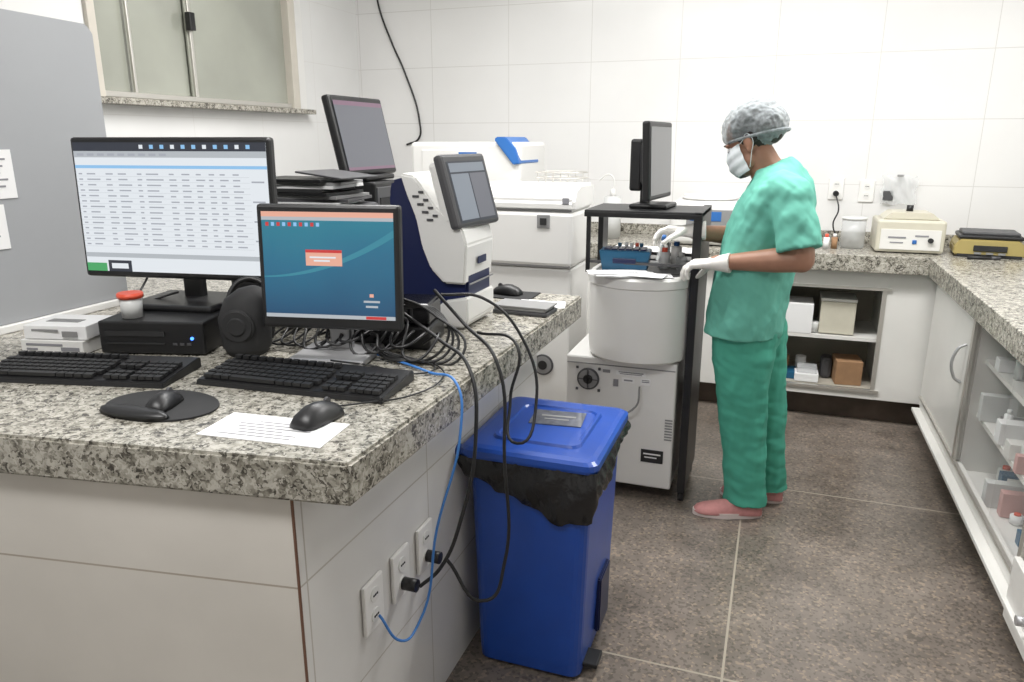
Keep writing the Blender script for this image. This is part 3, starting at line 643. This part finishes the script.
g=grp('stored_medicine_boxes')
for s,z in enumerate((.161,.41,.63)):
    y=2.36
    while y<3.12:
        w_=random.uniform(.03,.07); h_=random.uniform(.04,.11); k_=random.random()
        x_=random.uniform(.85,.98)
        if k_<.45:
            r0=w_/2-.004; cyl('bottle',(x_,y+w_/2,z+h_*.4),r0,h_*.8,random.choice(['paper','mwhite','frost','frost','clearp']),g,seg=20,bev=.003); cyl('bottle_cap',(x_,y+w_/2,z+h_*.88),r0*.5,h_*.16,random.choice(['mblue','red','paper','dgrey']),g,seg=16)
        else: box('pack',(x_,y+w_/2,z+h_/2),(.12,w_-.008,h_),random.choice(['paper','mwhite','paper','frost','lam','mgrey','mwhite','trayblue','pink']),g,bev=.002)
        y+=w_+random.uniform(0,.04)
# ------------------------------------------------------------------ bench-top equipment
g=grp('water_bath_device',(.63,4.27,ZB))
box('body',(0,0,.085),(.31,.26,.16),'mcream',g,bev=.012); box('foot',(0,0,.006),(.27,.22,.012),'blackm',g)
prism('lid',[(-.13,.165),(.13,.165),(.09,.20),(-.09,.20)],-.10,.10,'mcream',g,bev=.004); cyl('lid_knob',(0,0,.215),.016,.03,'black',g)
box('front_plate',(0,-.132,.07),(.27,.004,.10),'lam',g,bev=.001); cyl('dial',(.09,-.14,.07),.012,.02,'blackm',g,(math.pi/2,0,0)); boxes('front_text',[((-.06,-.135,.08),(.08,.002,.008)),((-.06,-.135,.055),(.06,.002,.006)),((.05,-.135,.09),(.06,.002,.008))],'ink',g); box('switch',(.02,-.136,.06),(.02,.006,.02),'mblue',g)
g=grp('balance_scale',(.985,4.22,ZB),-.1)
prism('body',[(-.15,.01),(.15,.01),(.15,.05),(.12,.085),(-.13,.085),(-.15,.05)],-.11,.13,'yellow',g,bev=.006); box('under',(0,0,.008),(.27,.22,.014),'blackm',g)
box('rim',(0,.01,.095),(.27,.22,.02),'black',g,bev=.008); box('pan',(0,.01,.112),(.24,.19,.016),'dgrey',g,bev=.006); box('display',(0,-.115,.045),(.14,.006,.028),'blackm',g); boxes('keys',[((-.05+.05*i,-.119,.022),(.03,.003,.01)) for i in range(3)],'mgrey',g)
g=grp('marker_pen',(.93,4.05,ZB),.1); cyl('barrel',(0,0,.008),.008,.12,'black',g,(0,math.pi/2,0),seg=14); cyl('pen_cap',(.06,0,.008),.009,.04,'dgrey',g,(0,math.pi/2,0),seg=14)
g=grp('centrifuge',(-.36,4.25,ZB))
box('body',(0,0,.12),(.38,.36,.23),'mwhite',g,bev=.035,seg=4); cyl('lid',(0,.02,.245),.15,.03,'mwhite',g,bev=.01); box('panel',(.03,-.181,.14),(.26,.006,.11),'mgrey',g); box('display',(.0,-.185,.16),(.16,.004,.05),'mblue',g); cyl('knob',(.13,-.19,.11),.016,.016,'dgrey',g,(math.pi/2,0,0))
g=grp('wash_bottle',(-.90,4.25,ZB)); cyl('bottle',(0,0,.12),.05,.24,'frost',g,bev=.01); cyl('neck',(0,0,.26),.02,.04,'mwhite',g,r2=.012); cable('spout',[(0,0,.27),(0,0,.34),(-.03,0,.36),(-.08,0,.33)],.004,'mwhite',g)
g=grp('plastic_jar',(.38,4.28,ZB)); cyl('jar',(0,0,.075),.06,.15,'clearp',g,bev=.006); cyl('jar_lid',(0,0,.155),.062,.015,'frost',g,bev=.003)
g=grp('dropper_bottles',(.24,4.2,ZB))
for i in range(4): cyl('bottle_%d'%i,(-.07+.04*i,.02*(i%2),.03),.015,.06,('paper','frost','paper','card')[i],g); cyl('cap_%d'%i,(-.07+.04*i,.02*(i%2),.068),.009,.018,('mblue','paper','red','paper')[i],g)
g=grp('plastic_bag',(.60,YB-.02,1.19))
bm=bmesh.new(); nx=14
rows=[]
for j in range(9):
    rows.append([bm.verts.new((-.085+.17*i/nx+.006*math.sin(j*1.3),-.012-.012*math.sin(i*1.1+j*.7)*math.sin(j/8*3.14),-.075+.15*j/8+.006*math.sin(i*.9))) for i in range(nx+1)])
for a,b in zip(rows,rows[1:]):
    for i in range(nx): bm.faces.new((a[i],a[i+1],b[i+1],b[i]))
fin('bag_film',bm,'clearp',g,smooth=True); box('bag_pack',(-.05,-.01,-.03),(.05,.015,.05),'dgrey',g); box('bag_clip',(0,-.005,.075),(.03,.02,.012),'mgrey',g)
g=grp('device_power_cable'); cable('lead',[(.29,4.50,1.16),(.31,4.47,1.08),(.29,4.46,1.0),(.33,4.45,.91)],.004,'black',g)
# ------------------------------------------------------------------ nurse
N_=grp('nurse')
yc=2.915; tw=.13
fwd=V((-math.cos(tw),math.sin(tw),0)); sd=V((math.sin(tw),math.cos(tw),0))
def ring(cx,cy,z,rf,rs,tip=0): return ((cx,cy,z),fwd*rf+V((0,0,tip)),sd*rs)
bm=bmesh.new()
loft(bm,[ring(-.088,yc,.735,.146,.184),ring(-.084,yc,.80,.144,.184),ring(-.078,yc,.88,.142,.176),ring(-.066,yc,.97,.142,.168),ring(-.050,yc,1.06,.144,.168),
   ring(-.030,yc,1.15,.148,.174),ring(-.012,yc,1.23,.138,.176),ring(-.006,yc,1.29,.114,.168,-.015),ring(-.014,yc,1.335,.088,.120,-.022),ring(-.034,yc,1.365,.066,.074,-.028)],36)
capsule(bm,(.015,2.80,1.275),(.045,2.765,1.26),.076,.070)
def sleeve(a,b,c,r):
    a,b,c=V(a),V(b),V(c); d1=(b-a).normalized(); d2=(c-b).normalized()
    u0=d1.orthogonal().normalized(); RR=[]
    for p,dd,k in ((a,d1,r[0]),(b,(d1+d2).normalized(),r[1]),(c,d2,r[2])):
        uu=(u0-dd*u0.dot(dd)).normalized(); vv=dd.cross(uu); RR.append((p,uu*k,vv*k))
    loft(bm,RR,28)
sleeve((.035,2.775,1.26),(.062,2.735,1.17),(.080,2.715,1.085),(.070,.072,.078))
capsule(bm,(-.02,3.03,1.275),(-.03,3.07,1.26),.074,.068)
sleeve((-.02,3.06,1.26),(-.045,3.10,1.18),(-.07,3.12,1.10),(.068,.068,.070))
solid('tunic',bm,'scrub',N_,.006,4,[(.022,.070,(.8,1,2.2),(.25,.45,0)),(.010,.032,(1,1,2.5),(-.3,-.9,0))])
bm=bmesh.new()
loft(bm,[ring(-.070,yc,.69,.118,.160),ring(-.075,yc,.78,.128,.168),ring(-.075,yc,.86,.122,.158)],32)
def leg(pts):
    loft(bm,[((x,y,z),V((rx,0,0)),V((0,ry,0))) for x,y,z,rx,ry in pts],28)
leg([(-.080,2.855,.80,.120,.090),(-.078,2.85,.66,.114,.090),(-.072,2.85,.52,.100,.083),(-.062,2.855,.40,.090,.076),(-.045,2.85,.26,.082,.070),(-.030,2.845,.12,.078,.067),(-.026,2.842,.055,.084,.072)])
leg([(-.045,2.985,.80,.110,.088),(-.028,2.99,.66,.106,.088),(-.004,2.995,.52,.094,.080),(.016,3.0,.40,.084,.074),(.036,3.0,.26,.076,.068),(.056,3.0,.12,.070,.065),(.062,3.0,.06,.075,.068)])
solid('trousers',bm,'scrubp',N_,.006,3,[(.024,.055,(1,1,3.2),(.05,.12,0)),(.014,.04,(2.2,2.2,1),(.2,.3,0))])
bm=bmesh.new()
capsule(bm,(.045,2.765,1.24),(.085,2.722,1.085),.046,.044); capsule(bm,(.085,2.722,1.08),(.090,2.722,1.050),.046,.044)
capsule(bm,(.088,2.722,1.052),(.0,2.733,1.043),.045,.044); capsule(bm,(.0,2.733,1.043),(-.16,2.762,1.024),.044,.028); capsule(bm,(-.16,2.762,1.024),(-.20,2.768,1.020),.028,.026)
solid('arm_left',bm,'skin',N_,.005,5)
bm=bmesh.new()
capsule(bm,(-.03,3.07,1.25),(-.075,3.12,1.07),.046,.043); capsule(bm,(-.075,3.12,1.07),(-.17,3.02,1.090),.043,.038); capsule(bm,(-.17,3.02,1.090),(-.295,2.905,1.11),.038,.027)
solid('arm_right',bm,'skin',N_,.005,5)
def hand(name,wrist,F,n,S,curls,thumbdir):
    wrist=V(wrist);F=V(F).normalized();n=V(n);n=(n-F*n.dot(F)).normalized();S=V(S);S=(S-F*S.dot(F)-n*S.dot(n)).normalized()
    bm=bmesh.new()
    loft(bm,[(wrist-F*.060,S*.038,n*.037),(wrist-F*.03,S*.033,n*.031),(wrist,S*.030,n*.025),(wrist+F*.02,S*.034,n*.021)],20)
    base=[(.030,.070,.078),(.0105,.079,.082),(-.010,.073,.078),(-.029,.058,.070)]
    for (o,L_,kx),cu in zip(base,curls):
        k=wrist+F*kx+S*o
        capsule(bm,wrist+F*.012+S*o*.55,k,.0165,.0125,12)
        ang=0; p_=k; spread=S*(o*1.6)
        for j,fr in enumerate((.45,.31,.24)):
            ang+=cu[j]; d=(F+spread*.9).normalized()*math.cos(ang)+n*math.sin(ang)
            e=p_+d*L_*fr; capsule(bm,p_,e,.0098-.0009*j,.0092-.001*j,12); p_=e
    T=V(thumbdir); tb=wrist+F*.022+S*.024+n*.004; d1=(F*T[0]+S*T[1]+n*T[2]).normalized(); p1=tb+d1*.042
    d2=(d1+F*.55+n*.25).normalized(); p2=p1+d2*.032; d3=(d2+F*.3-S*.25+n*.2).normalized(); p3=p2+d3*.024
    capsule(bm,tb,p1,.0155,.0118,12); capsule(bm,p1,p2,.0112,.0105,12); capsule(bm,p2,p3,.0105,.009,12)
    solid(name,bm,'glove',N_,.0026,2)
    return p3
r_=math.radians
hand('glove_left',(-.205,2.768,1.016),(-.93,.18,-.10),(0,.10,-1),(0,1,0),[(r_(22),r_(32),r_(20)),(r_(28),r_(34),r_(22)),(r_(34),r_(38),r_(25)),(r_(40),r_(38),r_(25))],(.6,.6,.75))
tip=hand('glove_right',(-.310,2.875,1.118),(-.97,-.12,-.05),(0,-.45,-.9),(0,-1,0),[(r_(18),r_(30),r_(18)),(r_(24),r_(36),r_(22)),(r_(32),r_(40),r_(28)),(r_(40),r_(42),r_(30))],(.7,.45,.65))
tb=grp('held_sample_tube',(tip.x-.005,tip.y+.004,tip.z)); tb.rotation_euler=(0,.25,0)
cyl('glass',(0,0,-.03),.006,.08,'clearp',tb,seg=14); cyl('stopper',(0,0,.018),.0075,.02,'mblue',tb,seg=14)
# head
HM=Matrix.Translation((-.112,2.93,1.445))@Matrix.Rotation(math.pi-.36,4,'Z')@Matrix.Rotation(r_(30),4,'Y')
def hsolid(name,fn,m,voxel,sm,disp=None):
    bm=bmesh.new(); fn(bm); bmesh.ops.transform(bm,matrix=HM,verts=bm.verts[:]); return solid(name,bm,m,N_,voxel,sm,disp)
def skull(bm):
    ell(bm,(-.012,0,.03),(.094,.074,.085)); ell(bm,(.022,0,-.03),(.066,.060,.075)); ell(bm,(.045,0,-.085),(.034,.036,.024))
    ell(bm,(.03,.04,-.06),(.04,.022,.035)); ell(bm,(.03,-.04,-.06),(.04,.022,.035))
    capsule(bm,(.082,0,.012),(.101,0,-.022),.009,.012); ell(bm,(.095,.010,-.026),(.010,.008,.007)); ell(bm,(.095,-.010,-.026),(.010,.008,.007))
    ell(bm,(.076,0,.022),(.012,.055,.009))
    ell(bm,(.080,0,-.055),(.012,.024,.007)); ell(bm,(.079,0,-.066),(.011,.020,.006))
    for s in (-1,1): ell(bm,(-.012,s*.077,-.012),(.019,.008,.030),Matrix.Rotation(-s*.3,4,'Z')); ell(bm,(-.008,s*.078,-.036),(.010,.006,.010))
hsolid('head',skull,'skin',.0035,3)
bm=bmesh.new(); capsule(bm,(-.030,2.92,1.30),(-.085,2.922,1.40),.064,.055); capsule(bm,(-.02,2.918,1.29),(-.04,2.92,1.33),.076,.064); solid('neck',bm,'skin',N_,.005,5)
def hpart(name,fn,m,smooth=True):
    bm=bmesh.new(); fn(bm); bmesh.ops.transform(bm,matrix=HM,verts=bm.verts[:]); return fin(name,bm,m,N_,smooth=smooth)
hpart('eyes',lambda b:[ell(b,(.074,s*.030,.006),(.012,.013,.0085)) for s in (-1,1)],'paper')
hpart('irises',lambda b:[ell(b,(.083,s*.030,.004),(.004,.006,.006)) for s in (-1,1)],'hair')
hpart('eyebrows',lambda b:[ell(b,(.082,s*.032,.027),(.006,.019,.004)) for s in (-1,1)],'hair')
hsolid('hair',lambda b:(ell(b,(-.024,0,.036),(.095,.081,.086)),ell(b,(-.076,0,-.002),(.045,.060,.044)),[ell(b,(-.030,s*.068,.014),(.040,.014,.034)) for s in (-1,1)]),'hair',.004,3,[(.006,.01,(1,1,1),(0,0,0))])
def capf(b):
    ell(b,(-.024,0,.062),(.112,.098,.078)); ell(b,(-.064,0,.028),(.084,.088,.074)); ell(b,(.03,0,.052),(.062,.076,.042))
hsolid('bouffant_cap',capf,'cap',.004,3,[(.010,.022,(1,1,1),(0,0,0)),(.005,.01,(1,1,1.6),(0,0,0))])
def capband(b):
    n=60; L=[]
    for i in range(n):
        a=2*math.pi*i/n; c,s=math.cos(a),math.sin(a); x=-.028+.106*c; y=.084*s; z=.030*c+.004
        ctr=V((x,y,z)); o=V((c,s,0)).normalized(); L.append([b.verts.new(ctr+o*.005*math.cos(t)*(1+.4*math.sin(i*2.1))+V((0,0,.006))*math.sin(t)) for t in [2*math.pi*k/8 for k in range(8)]])
    for i in range(n):
        for k in range(8): b.faces.new((L[i][k],L[i][(k+1)%8],L[(i+1)%n][(k+1)%8],L[(i+1)%n][k]))
hpart('cap_elastic',capband,'cap')
def maskf(b):
    L=[]; nz,na=14,28
    for j in range(nz+1):
        t=j/nz; row=[]
        for i in range(na+1):
            a=math.radians(-82+164*i/na); z=-.100+.105*t
            f=math.sin(math.pi*min(1,max(0,(t*.9+.08))))**.45
            rx=.074+.020*f; ry=.064+.008*f
            pl=.0015*math.sin(t*math.pi*6); bulge=.016*math.exp(-(a/.35)**2)*(1 if t>.3 else t/.3)
            row.append(b.verts.new((.010+(rx+pl+bulge)*math.cos(a)**.9 if math.cos(a)>0 else .01,(ry+pl)*math.sin(a),z)))
        L.append(row)
    for j in range(nz):
        for i in range(na): b.faces.new((L[j][i],L[j][i+1],L[j+1][i+1],L[j+1][i]))
hpart('face_mask',maskf,'mask')
for s in (-1,1):
    pts=[HM@V(q_) for q_ in ((.02,s*.070,.0),(.0,s*.080,.005),(-.02,s*.082,.018),(-.034,s*.083,-.01),(-.01,s*.079,-.05),(.02,s*.068,-.09))]
    cable('mask_loop_%d'%(s>0),pts,.0013,'mask',N_)
def shoe(heel,toe,i):
    h=V(heel);t=V(toe);d=(t-h);L_=d.length;d.normalize();s=V((0,0,1)).cross(d)
    bm=bmesh.new()
    st=[(0,.018,.050),(.04,.030,.072),(.12,.034,.082),(.25,.036,.085),(.40,.036,.078),(.55,.040,.066),(.70,.045,.056),(.85,.043,.048),(.95,.032,.038),(1,.014,.026)]
    loft(bm,[(h+d*L_*a+V((0,0,.018)),s*w_,V((0,0,z-.018))) for a,w_,z in st],24)
    for v in bm.verts: v.co.z=max(v.co.z,.015)
    fin('shoe_%d'%i,bm,'shoe',N_,smooth=True)
    bm=bmesh.new(); n=40; lo=[];hi=[]
    for k in range(n):
        a=2*math.pi*k/n; x=.5+.52*math.cos(a); wy=.043*math.sin(a)*(1-.12*math.cos(a-math.pi))
        if x<.5: wy*=.9
        pnt=h+d*L_*x+s*wy; lo.append(bm.verts.new((pnt.x,pnt.y,.001))); hi.append(bm.verts.new((pnt.x,pnt.y,.024)))
    for k in range(n): bm.faces.new((lo[k],lo[(k+1)%n],hi[(k+1)%n],hi[k]))
    bm.faces.new(lo[::-1]); bm.faces.new(hi)
    fin('sole_%d'%i,bm,'sole',N_)
shoe((.040,2.845,0),(-.215,2.785,0),1); shoe((.120,3.0,0),(-.125,3.0,0),2)
# ------------------------------------------------------------------ camera
cam=bpy.data.cameras.new('camera'); cam.sensor_width=36; cam.lens=740/1024*36; cam.clip_start=.05
co=bpy.data.objects.new('camera',cam); C.objects.link(co); co.location=(0,0,1.45)
co.rotation_euler=(math.radians(90-15.2),0,math.radians(19.6)); bpy.context.scene.camera=co
bpy.context.scene.view_settings.view_transform='Standard'
bpy.context.scene.view_settings.exposure=0.05
